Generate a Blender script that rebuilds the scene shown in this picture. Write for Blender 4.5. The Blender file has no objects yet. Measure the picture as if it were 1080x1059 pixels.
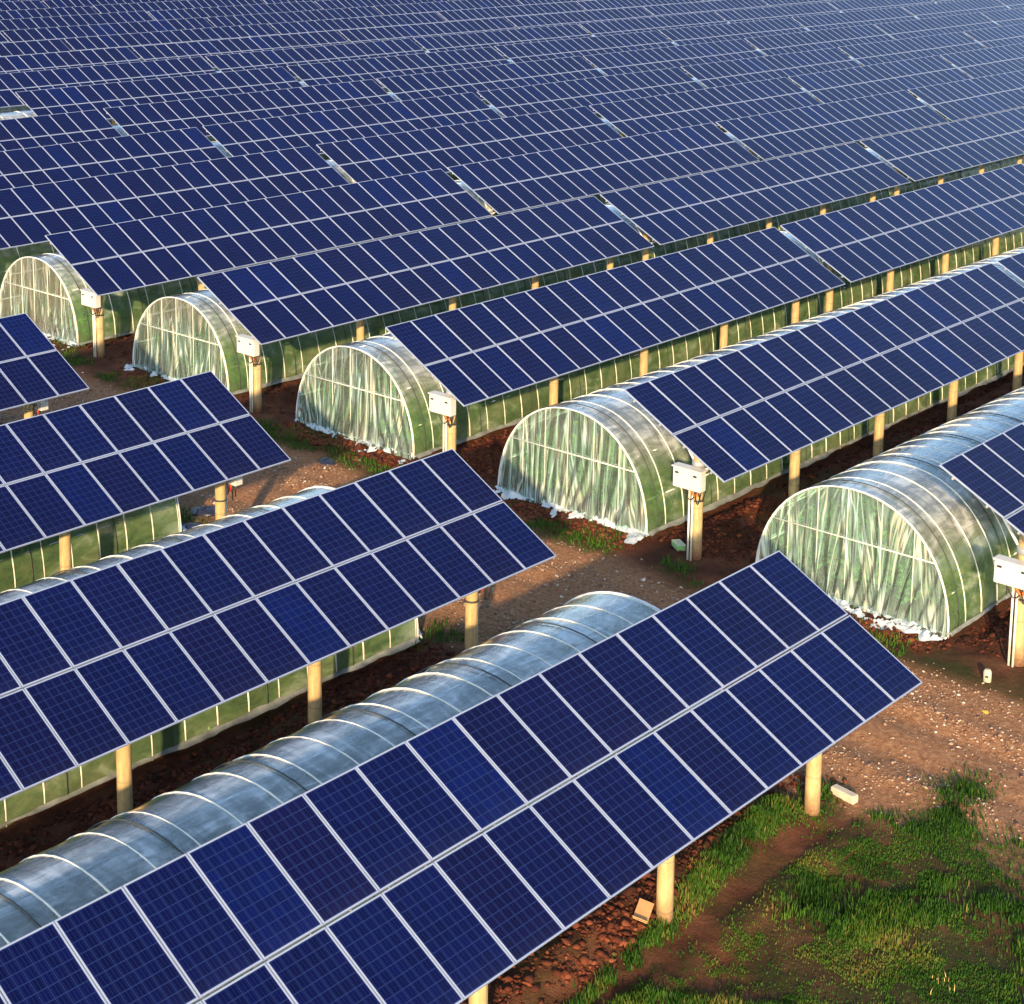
import bpy, math, random
import numpy as np
from mathutils import Vector, Matrix

random.seed(7)
rng = np.random.default_rng(11)
scene = bpy.context.scene
col = scene.collection

# ------------------------------------------------------------------ camera
K = 0.0164                      # the land rises gently to the north
ZT = 4.25                       # height of the tables' top edge over the ground
cam_d = bpy.data.cameras.new('camera')
cam = bpy.data.objects.new('camera', cam_d)
col.objects.link(cam)
scene.camera = cam
cam_d.sensor_fit = 'HORIZONTAL'
cam_d.sensor_width = 36.0
cam_d.lens = 1800.6 / 1080 * 36
cam_d.shift_x = (540 - 388.5) / 1080
cam_d.shift_y = (188.7 - 529.5) / 1080
cam_d.clip_start = 0.5
cam_d.clip_end = 6000
cam.location = (-26.734, -15.545, 11.998 + ZT)
cam.rotation_euler = (math.radians(90 - 9.462), 0, math.radians(44.387 - 90))

# ------------------------------------------------------------------ world, sun, exposure
SUN_AZ = 215.0                  # degrees from +X, anticlockwise
SUN_EL = 17.0
world = bpy.data.worlds.new('World')
scene.world = world
world.use_nodes = True
wn = world.node_tree.nodes
sky = wn.new('ShaderNodeTexSky')
sky.sky_type = 'NISHITA'
sky.sun_disc = False
sky.sun_elevation = math.radians(SUN_EL)
sky.sun_rotation = math.radians((90 - SUN_AZ) % 360)
sky.air_density = 1.0
sky.dust_density = 1.0
sky.ozone_density = 2.0
world.node_tree.links.new(sky.outputs[0], wn['Background'].inputs[0])
wn['Background'].inputs[1].default_value = 0.15
sun_d = bpy.data.lights.new('sun', 'SUN')
sun_d.energy = 3.5
sun_d.angle = math.radians(1.2)
sun_d.color = (1.0, 0.70, 0.38)
sun = bpy.data.objects.new('sun', sun_d)
col.objects.link(sun)
e, a = math.radians(SUN_EL), math.radians(SUN_AZ)
sdir = Vector((math.cos(e) * math.cos(a), math.cos(e) * math.sin(a), math.sin(e)))
sun.rotation_euler = sdir.to_track_quat('Z', 'Y').to_euler()
sun.location = sdir * 60
scene.view_settings.view_transform = 'Standard'
scene.view_settings.look = 'None'
scene.view_settings.exposure = 1.25
scene.view_settings.gamma = 1
scene.view_settings.use_curve_mapping = False
scene.cycles.transparent_max_bounces = 12
scene.cycles.max_bounces = 7

# ------------------------------------------------------------------ layout (metres)
# dz of each row's top edge and its tilt, right block then left block
TILT = 29.09
RDZ = [.132, -.013, -.055, -.053, -.018, .004, -.044, -.009, .059, .031, .019, 0]
RDT = [-.34, .40, .22, -.45, .15]
LDZ = [.053, -.015, -.021, -.069]
LDT = [-.13, .42, 0, -.27]
ROWP = 8.086
GAP = 6.28                      # the track between the blocks
TL = 20.6
MP = 1.01
SL = 3.335

def row_y(i): return i * ROWP
def gz(x, y): return K * np.clip(y, -60, 260)

# ------------------------------------------------------------------ helpers
def tag(o, label=None, cat=None, group=None, kind=None):
    if label: o['label'] = label
    if cat: o['category'] = cat
    if group: o['group'] = group
    if kind: o['kind'] = kind
    return o

def link(name, me, parent=None, loc=None, rot=None):
    o = bpy.data.objects.new(name, me)
    col.objects.link(o)
    if parent: o.parent = parent
    if loc is not None: o.location = loc
    if rot is not None: o.rotation_euler = rot
    return o

def empty(name, loc, rot=(0, 0, 0)):
    o = bpy.data.objects.new(name, None)
    o.empty_display_size = 0.3
    col.objects.link(o)
    o.location = loc; o.rotation_euler = rot
    return o

class MB:
    def __init__(s): s.v = []; s.f = []; s.m = []; s.uv = {}
    def vert(s, *p): s.v.append(tuple(p)); return len(s.v) - 1
    def face(s, idx, mat=0, uv=None):
        s.f.append(tuple(idx)); s.m.append(mat)
        if uv: s.uv[len(s.f) - 1] = uv
    def box(s, c, d, M=None, mat=0, taper=1.0):
        b = len(s.v)
        for sz in (-1, 1):
            for sx, sy in ((-1, -1), (1, -1), (1, 1), (-1, 1)):
                t = taper if sz > 0 else 1
                p = Vector((sx * d[0] / 2 * t, sy * d[1] / 2 * t, sz * d[2] / 2))
                if M is not None: p = M @ p
                s.v.append((p.x + c[0], p.y + c[1], p.z + c[2]))
        for q in ((3, 2, 1, 0), (4, 5, 6, 7), (0, 1, 5, 4), (1, 2, 6, 5), (2, 3, 7, 6), (3, 0, 4, 7)):
            s.face([b + k for k in q], mat)
    def bevbox(s, c, d, r, M=None, mat=0):
        # box with chamfered vertical and horizontal edges
        b = len(s.v); hx, hy, hz = d[0] / 2, d[1] / 2, d[2] / 2
        rings = [(hx - r, hy - r, -hz), (hx, hy, -hz + r), (hx, hy, hz - r), (hx - r, hy - r, hz)]
        for (ax, ay, z) in rings:
            pts = [(ax - r, -ay), (ax, -ay + r), (ax, ay - r), (ax - r, ay), (-ax + r, ay), (-ax, ay - r), (-ax, -ay + r), (-ax + r, -ay)]
            for (x, y) in pts:
                p = Vector((x, y, z))
                if M is not None: p = M @ p
                s.v.append((p.x + c[0], p.y + c[1], p.z + c[2]))
        for k in range(3):
            for j in range(8):
                s.face((b + k * 8 + j, b + k * 8 + (j + 1) % 8, b + k * 8 + 8 + (j + 1) % 8, b + k * 8 + 8 + j), mat)
        s.face([b + j for j in range(7, -1, -1)], mat); s.face([b + 24 + j for j in range(8)], mat)
    def tube(s, pts, r, n=6, mat=0, cap=True):
        pts = [Vector(p) for p in pts]; rr = r if isinstance(r, (list, tuple)) else [r] * len(pts)
        b = len(s.v); up = None
        for i, p in enumerate(pts):
            t = (pts[min(i + 1, len(pts) - 1)] - pts[max(i - 1, 0)]).normalized()
            if up is None:
                up = t.orthogonal().normalized()
            up = (up - t * up.dot(t)).normalized(); sd = t.cross(up)
            for k in range(n):
                an = 2 * math.pi * k / n
                q = p + (up * math.cos(an) + sd * math.sin(an)) * rr[i]
                s.v.append((q.x, q.y, q.z))
        for i in range(len(pts) - 1):
            for k in range(n):
                s.face((b + i * n + k, b + i * n + (k + 1) % n, b + (i + 1) * n + (k + 1) % n, b + (i + 1) * n + k), mat)
        if cap:
            s.face([b + k for k in range(n - 1, -1, -1)], mat)
            s.face([b + (len(pts) - 1) * n + k for k in range(n)], mat)
    def mesh(s, name, mats, smooth=False):
        me = bpy.data.meshes.new(name)
        me.from_pydata(s.v, [], s.f)
        for m in mats: me.materials.append(m)
        me.polygons.foreach_set('material_index', s.m)
        if s.uv:
            ul = me.uv_layers.new(name='UVMap')
            for fi, uv in s.uv.items():
                for k, li in enumerate(me.polygons[fi].loop_indices): ul.data[li].uv = uv[k]
        if smooth: me.polygons.foreach_set('use_smooth', [True] * len(s.f))
        me.update()
        return me

def np_mesh(name, verts, faces, mats, smooth=False, attr=None):
    """verts (n,3), faces (m,3|4) arrays; attr = {name: per-vertex float}"""
    me = bpy.data.meshes.new(name)
    nv, nf, k = len(verts), len(faces), faces.shape[1]
    me.vertices.add(nv); me.vertices.foreach_set('co', np.asarray(verts, np.float32).ravel())
    me.loops.add(nf * k); me.loops.foreach_set('vertex_index', np.asarray(faces, np.int32).ravel())
    me.polygons.add(nf)
    me.polygons.foreach_set('loop_start', np.arange(0, nf * k, k, dtype=np.int32))
    me.polygons.foreach_set('loop_total', np.full(nf, k, np.int32))
    if smooth: me.polygons.foreach_set('use_smooth', np.ones(nf, bool))
    for m in mats: me.materials.append(m)
    if attr:
        for n, arr in attr.items():
            at = me.attributes.new(n, 'FLOAT', 'POINT'); at.data.foreach_set('value', np.asarray(arr, np.float32))
    me.update(calc_edges=True); me.validate()
    return me

_lat = rng.random((256, 256))
def vnoise(x, y):
    x = np.asarray(x, float); y = np.asarray(y, float)
    xi = np.floor(x).astype(int); yi = np.floor(y).astype(int)
    fx = x - xi; fy = y - yi
    fx = fx * fx * (3 - 2 * fx); fy = fy * fy * (3 - 2 * fy)
    g = lambda i, j: _lat[i % 256, j % 256]
    return (g(xi, yi) * (1 - fx) + g(xi + 1, yi) * fx) * (1 - fy) + (g(xi, yi + 1) * (1 - fx) + g(xi + 1, yi + 1) * fx) * fy
def fbm(x, y, o=4, s=1.0):
    t = 0; am = .5
    for k in range(o):
        t = t + am * vnoise(x * s + 17.3 * k, y * s + 9.1 * k); s *= 2.03; am *= .5
    return t / (1 - .5 ** o)
def sstep(a, b, x):
    t = np.clip((x - a) / (b - a), 0, 1); return t * t * (3 - 2 * t)

# ------------------------------------------------------------------ materials
def new_mat(name):
    m = bpy.data.materials.new(name); m.use_nodes = True
    nt = m.node_tree
    for n in list(nt.nodes):
        if n.type != 'OUTPUT_MATERIAL': nt.nodes.remove(n)
    out = [n for n in nt.nodes if n.type == 'OUTPUT_MATERIAL'][0]
    return m, nt, out
def N(nt, t, **kw):
    n = nt.nodes.new(t)
    for k, v in kw.items(): setattr(n, k, v)
    return n
def L(nt, a, b): nt.links.new(a, b)
def math_n(nt, op, a, b=None, c=None, clamp=False):
    n = nt.nodes.new('ShaderNodeMath'); n.operation = op; n.use_clamp = clamp
    for i, v in enumerate((a, b, c)):
        if v is None: continue
        if hasattr(v, 'links'): nt.links.new(v, n.inputs[i])
        else: n.inputs[i].default_value = v
    return n.outputs[0]
def ramp(nt, fac, stops, interp='LINEAR'):
    r = nt.nodes.new('ShaderNodeValToRGB'); r.color_ramp.interpolation = interp
    el = r.color_ramp.elements
    while len(el) < len(stops): el.new(0.5)
    for x, (p, c) in zip(el, stops):
        x.position = p; x.color = (*c, 1) if len(c) == 3 else c
    if fac is not None: nt.links.new(fac, r.inputs[0])
    return r.outputs[0]
def noise(nt, vec, scale, detail=4, rough=.55, dist=0):
    n = nt.nodes.new('ShaderNodeTexNoise'); n.inputs['Scale'].default_value = scale
    n.inputs['Detail'].default_value = detail; n.inputs['Roughness'].default_value = rough
    n.inputs['Distortion'].default_value = dist
    if vec is not None: nt.links.new(vec, n.inputs['Vector'])
    return n.outputs[0]
def mapping(nt, vec, scale=(1, 1, 1), rot=(0, 0, 0), loc=(0, 0, 0)):
    n = nt.nodes.new('ShaderNodeMapping'); n.inputs['Scale'].default_value = scale
    n.inputs['Rotation'].default_value = rot; n.inputs['Location'].default_value = loc
    nt.links.new(vec, n.inputs[0]); return n.outputs[0]
def mixc(nt, f, a, b, mode='MIX'):
    n = nt.nodes.new('ShaderNodeMix'); n.data_type = 'RGBA'; n.blend_type = mode
    for s, v in ((n.inputs[0], f), (n.inputs[6], a), (n.inputs[7], b)):
        if hasattr(v, 'links'): nt.links.new(v, s)
        else: s.default_value = v if not isinstance(v, tuple) else ((*v, 1) if len(v) == 3 else v)
    return n.outputs[2]
def bump(nt, h, strength=.3, dist=.02):
    n = nt.nodes.new('ShaderNodeBump'); n.inputs['Strength'].default_value = strength
    n.inputs['Distance'].default_value = dist; nt.links.new(h, n.inputs['Height']); return n.outputs[0]

def simple(name, c, rough=.6, metal=0, var=.15, nscale=6, bmp=0, spec=.5):
    m, nt, out = new_mat(name)
    p = N(nt, 'ShaderNodeBsdfPrincipled'); L(nt, p.outputs[0], out.inputs[0])
    g = N(nt, 'ShaderNodeNewGeometry')
    n = noise(nt, g.outputs['Position'], nscale, 5)
    lo = tuple(max(0, x * (1 - var)) for x in c); hi = tuple(min(1, x * (1 + var)) for x in c)
    L(nt, ramp(nt, n, [(.3, lo), (.7, hi)]), p.inputs['Base Color'])
    p.inputs['Roughness'].default_value = rough; p.inputs['Metallic'].default_value = metal
    p.inputs['Specular IOR Level'].default_value = spec
    if bmp:
        L(nt, bump(nt, noise(nt, g.outputs['Position'], nscale * 6, 4), bmp, .01), p.inputs['Normal'])
    return m

def make_cell_mat():
    m, nt, out = new_mat('solar_cells')
    p = N(nt, 'ShaderNodeBsdfPrincipled'); L(nt, p.outputs[0], out.inputs[0])
    uv = N(nt, 'ShaderNodeUVMap'); sep = N(nt, 'ShaderNodeSeparateXYZ'); L(nt, uv.outputs[0], sep.inputs[0])
    oi = N(nt, 'ShaderNodeObjectInfo'); geo = N(nt, 'ShaderNodeNewGeometry')
    rnd = math_n(nt, 'FRACT', math_n(nt, 'ADD', math_n(nt, 'MULTIPLY', oi.outputs['Random'], 7.31), geo.outputs['Random Per Island']))
    def axis(o, n):
        s = math_n(nt, 'MULTIPLY', o, n)
        fr = math_n(nt, 'FRACT', s)
        d = math_n(nt, 'ABSOLUTE', math_n(nt, 'SUBTRACT', fr, .5))
        return s, fr, math_n(nt, 'GREATER_THAN', d, .463)
    # 6 x 10 cells with a thin margin of backsheet
    uu = math_n(nt, 'ADD', math_n(nt, 'MULTIPLY', sep.outputs[0], 6.12), -.06)
    vv = math_n(nt, 'ADD', math_n(nt, 'MULTIPLY', sep.outputs[1], 10.12), -.06)
    su, fu, lu = axis(uu, 1.0); sv, fv, lv = axis(vv, 1.0)
    line = math_n(nt, 'MAXIMUM', lu, lv)
    # cell index noise: polycrystalline tone differences
    cx = N(nt, 'ShaderNodeCombineXYZ')
    L(nt, math_n(nt, 'FLOOR', su), cx.inputs[0]); L(nt, math_n(nt, 'FLOOR', sv), cx.inputs[1])
    L(nt, math_n(nt, 'MULTIPLY', rnd, 97.0), cx.inputs[2])
    wnz = N(nt, 'ShaderNodeTexWhiteNoise'); L(nt, cx.outputs[0], wnz.inputs[0])
    base = ramp(nt, rnd, [(0, (.002, .011, .110)), (.18, (.011, .009, .078)), (.36, (.002, .014, .125)), (.52, (.015, .010, .080)),
                          (.68, (.002, .016, .14)), (.82, (.008, .009, .075)), (.94, (.002, .022, .18)), (1, (.002, .026, .205))])
    br = math_n(nt, 'ADD', math_n(nt, 'MULTIPLY', wnz.outputs[0], .5), .75)
    cell = mixc(nt, 1.0, base, br, 'MULTIPLY')
    cell = mixc(nt, 1.0, cell, (.15, .15, .255), 'MULTIPLY')
    # crystal grain, very faint
    vor = N(nt, 'ShaderNodeTexVoronoi'); vor.inputs['Scale'].default_value = 60
    L(nt, geo.outputs['Position'], vor.inputs['Vector'])
    cell = mixc(nt, math_n(nt, 'MULTIPLY', vor.outputs['Distance'], .15), cell, (.02, .03, .18))
    # three busbars down each cell
    bb = math_n(nt, 'ABSOLUTE', math_n(nt, 'SUBTRACT', math_n(nt, 'FRACT', math_n(nt, 'MULTIPLY', fu, 3.0)), .5))
    bbl = math_n(nt, 'MULTIPLY', math_n(nt, 'LESS_THAN', bb, .045), .30)
    cell = mixc(nt, bbl, cell, (.05, .07, .22))
    colr = mixc(nt, line, cell, (.014, .027, .11))
    # dust film
    dust = noise(nt, geo.outputs['Position'], 1.3, 6, .7)
    low = math_n(nt, 'POWER', math_n(nt, 'SUBTRACT', 1.0, sep.outputs[1], clamp=True), 9.0)
    colr = mixc(nt, math_n(nt, 'MULTIPLY', math_n(nt, 'MULTIPLY', low, dust), .05), colr, (.16, .17, .22))
    colr = mixc(nt, math_n(nt, 'MULTIPLY', dust, .012), colr, (.10, .16, .40))
    L(nt, colr, p.inputs['Base Color'])
    p.inputs['Roughness'].default_value = .22
    rgh = math_n(nt, 'ADD', math_n(nt, 'MULTIPLY', dust, .12), .10)
    L(nt, rgh, p.inputs['Roughness'])
    p.inputs['IOR'].default_value = 1.18
    return m

def N_loc(nt):
    o = nt.nodes.new('ShaderNodeObjectInfo'); return math_n(nt, 'MULTIPLY', o.outputs['Random'], 40.0)

def make_film(name, kind):
    m, nt, out = new_mat(name)
    if kind == 'curtain':
        L(nt, film_shader(nt, 'curtain'), out.inputs[0]); return m
    # crop green and reflection painted into the foot of the sheet, thinning unevenly upward
    tc = N(nt, 'ShaderNodeTexCoord'); sp = N(nt, 'ShaderNodeSeparateXYZ'); L(nt, tc.outputs['Object'], sp.inputs[0])
    nz = noise(nt, mapping(nt, tc.outputs['Object'], (.8, 1, 1)), 1.6, 4, .6, .6)
    g = ramp(nt, math_n(nt, 'ADD', math_n(nt, 'MULTIPLY', sp.outputs[2], .4), math_n(nt, 'MULTIPLY', math_n(nt, 'SUBTRACT', nz, .5), .55)), [(.50, (1,) * 3), (.80, (0,) * 3)])
    mx = N(nt, 'ShaderNodeMixShader'); L(nt, g, mx.inputs[0])
    L(nt, film_shader(nt, 'roof'), mx.inputs[1]); L(nt, film_shader(nt, 'side'), mx.inputs[2]); L(nt, mx.outputs[0], out.inputs[0])
    return m

def film_shader(nt, kind):
    """clear-to-milky polythene; the streaks are folds and water marks, on the roof also painted highlights"""
    geo = N(nt, 'ShaderNodeNewGeometry'); tc = N(nt, 'ShaderNodeTexCoord')
    P = tc.outputs['Object']
    tint_d, tint_t = (.90, .97, .98), (.92, .97, .96)
    if kind == 'roof':
        s1 = noise(nt, mapping(nt, P, (.9, 3.2, 3.2), (0, 0, .55)), 1.0, 5, .6, .9)
        s2 = noise(nt, mapping(nt, P, (2.2, .6, .6)), 1.0, 4, .6, 1.2)
        s = math_n(nt, 'ADD', math_n(nt, 'MULTIPLY', s1, .55), math_n(nt, 'MULTIPLY', s2, .45))
        op = ramp(nt, s, [(.38, (.22,) * 3), (.48, (.36,) * 3), (.54, (.55,) * 3), (.62, (.92,) * 3)])  # milky streaks also paint white highlights onto the roof film
        hgt = noise(nt, mapping(nt, P, (2.2, 6, 6), (0, 0, .5)), 1.0, 5, .6, 1.2)
    elif kind == 'curtain':
        # folds hang from the tie bar and fan out towards the foot
        sp = N(nt, 'ShaderNodeSeparateXYZ'); L(nt, P, sp.inputs[0])
        y1 = N(nt, 'ShaderNodeCombineXYZ'); L(nt, sp.outputs[1], y1.inputs[0]); L(nt, N_loc(nt), y1.inputs[1])
        kf = math_n(nt, 'MULTIPLY', math_n(nt, 'SUBTRACT', noise(nt, y1.outputs[0], 1.1, 2, .6), .5), 3.2)
        fall = math_n(nt, 'SUBTRACT', 1.62, sp.outputs[2])
        yy = math_n(nt, 'ADD', sp.outputs[1], math_n(nt, 'MULTIPLY', kf, math_n(nt, 'MULTIPLY', fall, .42)))
        def streak(sy, sz, w):
            c = N(nt, 'ShaderNodeCombineXYZ'); L(nt, math_n(nt, 'MULTIPLY', yy, sy), c.inputs[0]); L(nt, math_n(nt, 'MULTIPLY', sp.outputs[2], sz), c.inputs[1])
            L(nt, N_loc(nt), c.inputs[2])
            n_ = noise(nt, c.outputs[0], 1.0, 2, .5, 0)
            return math_n(nt, 'SUBTRACT', 1.0, math_n(nt, 'MULTIPLY', math_n(nt, 'ABSOLUTE', math_n(nt, 'SUBTRACT', n_, .5)), w), clamp=True)
        r1 = streak(4.2, .28, 22.0); r2 = streak(12.0, .45, 11.0); r3 = streak(1.6, .5, 4.0)
        s = math_n(nt, 'ADD', math_n(nt, 'MULTIPLY', r1, .62), math_n(nt, 'MULTIPLY', math_n(nt, 'MULTIPLY', r2, r3), .50), clamp=True)
        op = ramp(nt, s, [(0, (.26,) * 3), (.22, (.36,) * 3), (.5, (.62,) * 3), (.85, (.97,) * 3)])
        huev = noise(nt, mapping(nt, P, (1, 2.2, .7)), 1.0, 2, .5)
        hgt = s
        tint_d, tint_t = (.88, .90, .84), (.86, .86, .74)
    else:   # lower wall sheet, crop green and reflection painted into its colour
        s1 = noise(nt, mapping(nt, P, (1.1, 1, 1.8), (0, .6, 0)), 1.0, 5, .6, 1.0)
        op = ramp(nt, s1, [(.38, (.42,) * 3), (.55, (.58,) * 3), (.70, (.78,) * 3)])
        hgt = noise(nt, mapping(nt, P, (3.0, 1, 2.0), (0, .5, 0)), 1.0, 4, .6, .6)
        tint_d, tint_t = (.13, .25, .085), (.16, .34, .06)
    nb = bump(nt, hgt, {'roof': .25, 'curtain': .09, 'side': .3}[kind], .05)
    tr = N(nt, 'ShaderNodeBsdfTransparent'); tr.inputs[0].default_value = {'roof': (.90, .96, .96, 1), 'curtain': (.72, .95, .86, 1), 'side': (.62, .88, .5, 1)}[kind]
    df = N(nt, 'ShaderNodeBsdfDiffuse'); L(nt, nb, df.inputs['Normal'])
    tl = N(nt, 'ShaderNodeBsdfTranslucent'); L(nt, nb, tl.inputs['Normal'])
    if kind == 'curtain':
        cc = ramp(nt, huev, [(.38, (.66, .94, .97)), (.62, (.92, .96, .80))])
        cc = mixc(nt, ramp(nt, s, [(.15, (1,) * 3), (.6, (0,) * 3)]), cc, (.56, .82, .76))
        L(nt, cc, df.inputs[0]); L(nt, cc, tl.inputs[0])
    elif kind == 'side':
        n5 = noise(nt, mapping(nt, P, (.9, 1, 1.6)), 1.0, 5, .65, .8)
        milky = ramp(nt, math_n(nt, 'MULTIPLY', s1, 1.0), [(.55, (0,) * 3), (.72, (.6,) * 3)])
        gcol = ramp(nt, n5, [(.32, (.20, .38, .19)), (.5, (.34, .54, .25)), (.68, (.54, .68, .38))])
        gcol = mixc(nt, milky, gcol, (.78, .88, .78))
        L(nt, gcol, df.inputs[0]); L(nt, gcol, tl.inputs[0])
    else:
        df.inputs[0].default_value = (*tint_d, 1); tl.inputs[0].default_value = (*tint_t, 1)
    mx = N(nt, 'ShaderNodeMixShader'); mx.inputs[0].default_value = {'roof': .42, 'curtain': .42, 'side': .5}[kind]
    L(nt, df.outputs[0], mx.inputs[1]); L(nt, tl.outputs[0], mx.inputs[2])
    m1 = N(nt, 'ShaderNodeMixShader'); L(nt, op, m1.inputs[0]); L(nt, tr.outputs[0], m1.inputs[1]); L(nt, mx.outputs[0], m1.inputs[2])
    gl = N(nt, 'ShaderNodeBsdfGlossy'); gl.inputs['Roughness'].default_value = .13 if kind == 'roof' else .10; L(nt, nb, gl.inputs['Normal'])
    fr = N(nt, 'ShaderNodeFresnel'); fr.inputs[0].default_value = 1.55; L(nt, nb, fr.inputs['Normal'])
    m2 = N(nt, 'ShaderNodeMixShader'); L(nt, math_n(nt, 'MULTIPLY', fr.outputs[0], {'roof': 1.7, 'curtain': .6, 'side': .8}[kind], clamp=True), m2.inputs[0])
    L(nt, m1.outputs[0], m2.inputs[1]); L(nt, gl.outputs[0], m2.inputs[2])
    return m2.outputs[0]

def make_ground():
    m, nt, out = new_mat('red_soil')
    p = N(nt, 'ShaderNodeBsdfPrincipled'); L(nt, p.outputs[0], out.inputs[0])
    geo = N(nt, 'ShaderNodeNewGeometry'); P = geo.outputs['Position']
    at = N(nt, 'ShaderNodeAttribute'); at.attribute_name = 'track'
    ag = N(nt, 'ShaderNodeAttribute'); ag.attribute_name = 'moss'
    n1 = noise(nt, P, 1.2, 6, .65); n2 = noise(nt, P, 9, 6, .7); n3 = noise(nt, P, 45, 3, .6)
    soil = ramp(nt, n1, [(.3, (.055, .021, .012)), (.5, (.115, .044, .023)), (.7, (.19, .080, .042))])
    trk = ramp(nt, n2, [(.28, (.17, .078, .040)), (.5, (.32, .160, .078)), (.72, (.46, .27, .15))])
    peb = ramp(nt, n3, [(.62, (0, 0, 0)), (.70, (1, 1, 1))])
    trk = mixc(nt, math_n(nt, 'MULTIPLY', peb, .45), trk, (.50, .40, .30))
    aw = N(nt, 'ShaderNodeAttribute'); aw.attribute_name = 'trench_shade'
    soil = mixc(nt, math_n(nt, 'MULTIPLY', aw.outputs['Fac'], .45), soil, (.038, .014, .009))  # trench shade painted in as darker soil
    c = mixc(nt, at.outputs['Fac'], soil, trk)
    n4 = noise(nt, P, 22, 5, .7)
    mossc = ramp(nt, n4, [(.3, (.020, .018, .008)), (.6, (.035, .050, .012)), (.8, (.075, .055, .025))])
    c = mixc(nt, math_n(nt, 'MULTIPLY', ag.outputs['Fac'], .85), c, mossc)
    L(nt, c, p.inputs['Base Color'])
    p.inputs['Roughness'].default_value = .95; p.inputs['Specular IOR Level'].default_value = .15
    hh = math_n(nt, 'ADD', n2, math_n(nt, 'MULTIPLY', n3, .35))
    L(nt, bump(nt, hh, .9, .06), p.inputs['Normal'])
    return m

def tinted(name, stops, rough=.8, trans=0.0, attr='tint'):
    m, nt, out = new_mat(name)
    p = N(nt, 'ShaderNodeBsdfPrincipled')
    at = N(nt, 'ShaderNodeAttribute'); at.attribute_name = attr
    c = ramp(nt, at.outputs['Fac'], stops)
    L(nt, c, p.inputs['Base Color']); p.inputs['Roughness'].default_value = rough
    p.inputs['Specular IOR Level'].default_value = .25
    if trans:
        tl = N(nt, 'ShaderNodeBsdfTranslucent'); L(nt, c, tl.inputs[0])
        mx = N(nt, 'ShaderNodeMixShader'); mx.inputs[0].default_value = trans
        L(nt, p.outputs[0], mx.inputs[1]); L(nt, tl.outputs[0], mx.inputs[2]); L(nt, mx.outputs[0], out.inputs[0])
    else: L(nt, p.outputs[0], out.inputs[0])
    return m

def make_concrete():
    m, nt, out = new_mat('spun_concrete')
    p = N(nt, 'ShaderNodeBsdfPrincipled'); L(nt, p.outputs[0], out.inputs[0])
    tc = N(nt, 'ShaderNodeTexCoord'); oi = N(nt, 'ShaderNodeObjectInfo')
    P = mapping(nt, tc.outputs['Object'], (1, 1, .35))
    n = noise(nt, P, 7, 6, .65)
    c = ramp(nt, n, [(.3, (.34, .24, .11)), (.55, (.52, .38, .18)), (.75, (.62, .48, .26))])
    sep = N(nt, 'ShaderNodeSeparateXYZ'); L(nt, tc.outputs['Object'], sep.inputs[0])
    rg = math_n(nt, 'LESS_THAN', math_n(nt, 'FRACT', math_n(nt, 'ADD', math_n(nt, 'MULTIPLY', sep.outputs[2], 1.15), math_n(nt, 'MULTIPLY', oi.outputs['Random'], 3.0))), .035)
    c = mixc(nt, math_n(nt, 'MULTIPLY', rg, .5), c, (.22, .17, .11))
    stain = ramp(nt, noise(nt, mapping(nt, tc.outputs['Object'], (9, 9, .7)), 1.0, 5, .7), [(.48, (0,) * 3), (.66, (1,) * 3)])
    c = mixc(nt, math_n(nt, 'MULTIPLY', stain, .45), c, (.24, .19, .12))
    foot = math_n(nt, 'SUBTRACT', 1.0, math_n(nt, 'MULTIPLY', sep.outputs[2], 1.7), clamp=True)
    spl = math_n(nt, 'MULTIPLY', foot, math_n(nt, 'MULTIPLY', noise(nt, tc.outputs['Object'], 14, 5, .7), 1.9), clamp=True)
    c = mixc(nt, spl, c, (.16, .065, .035))
    L(nt, c, p.inputs['Base Color']); p.inputs['Roughness'].default_value = .85
    L(nt, bump(nt, n, .3, .01), p.inputs['Normal'])
    return m

MAT = {}
MAT['cells'] = make_cell_mat()
MAT['frame'] = simple('anodised_frame', (.28, .34, .48), .42, 0, .05, 3)
MAT['back'] = simple('white_backsheet', (.55, .55, .56), .6)
MAT['steel'] = simple('galvanised_steel', (.42, .44, .46), .45, .4, .2, 5)
MAT['post'] = make_concrete()
MAT['roof'] = make_film('polythene_roof', 'roof')
MAT['curtain'] = make_film('polythene_curtain', 'curtain')
MAT['side'] = MAT['roof']
MAT['hoop'] = simple('bamboo_and_steel_hoop', (.74, .76, .66), .5, 0, .12, 2)
MAT['tube'] = simple('zinc_tube', (.78, .80, .80), .4, .1, .1, 2)
MAT['rope'] = simple('dark_press_strap', (.045, .055, .055), .7)
MAT['flap'] = simple('crumpled_white_polythene', (.50, .58, .62), .3, 0, .12, 5, .6)
MAT['skirt'] = simple('muddy_polythene', (.20, .22, .21), .4, 0, .4, 3, .6)
MAT['cabinet'] = simple('white_painted_cabinet', (.60, .61, .60), .4, 0, .04, 3)
MAT['black'] = simple('black_rubber', (.02, .02, .02), .5)
MAT['orange'] = simple('orange_cable_sleeve', (.65, .16, .03), .5)
MAT['red'] = simple('red_cable_sleeve', (.5, .03, .02), .5)
MAT['pvc'] = simple('pale_pvc_pipe', (.70, .70, .62), .4, 0, .1, 3)
MAT['ground'] = make_ground()
MAT['clod'] = tinted('soil_clods', [(0, (.022, .007, .005)), (.5, (.095, .026, .013)), (.85, (.20, .060, .028)), (1, (.28, .11, .055))], .95)
MAT['stone'] = tinted('track_stones', [(0, (.14, .075, .05)), (.45, (.32, .20, .13)), (.85, (.40, .31, .23)), (1, (.62, .58, .50))], .85)
MAT['grass'] = tinted('grass_blades', [(0, (.014, .042, .007)), (.45, (.036, .115, .012)), (.75, (.080, .150, .018)), (1, (.20, .16, .045))], .6, .3)
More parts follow.
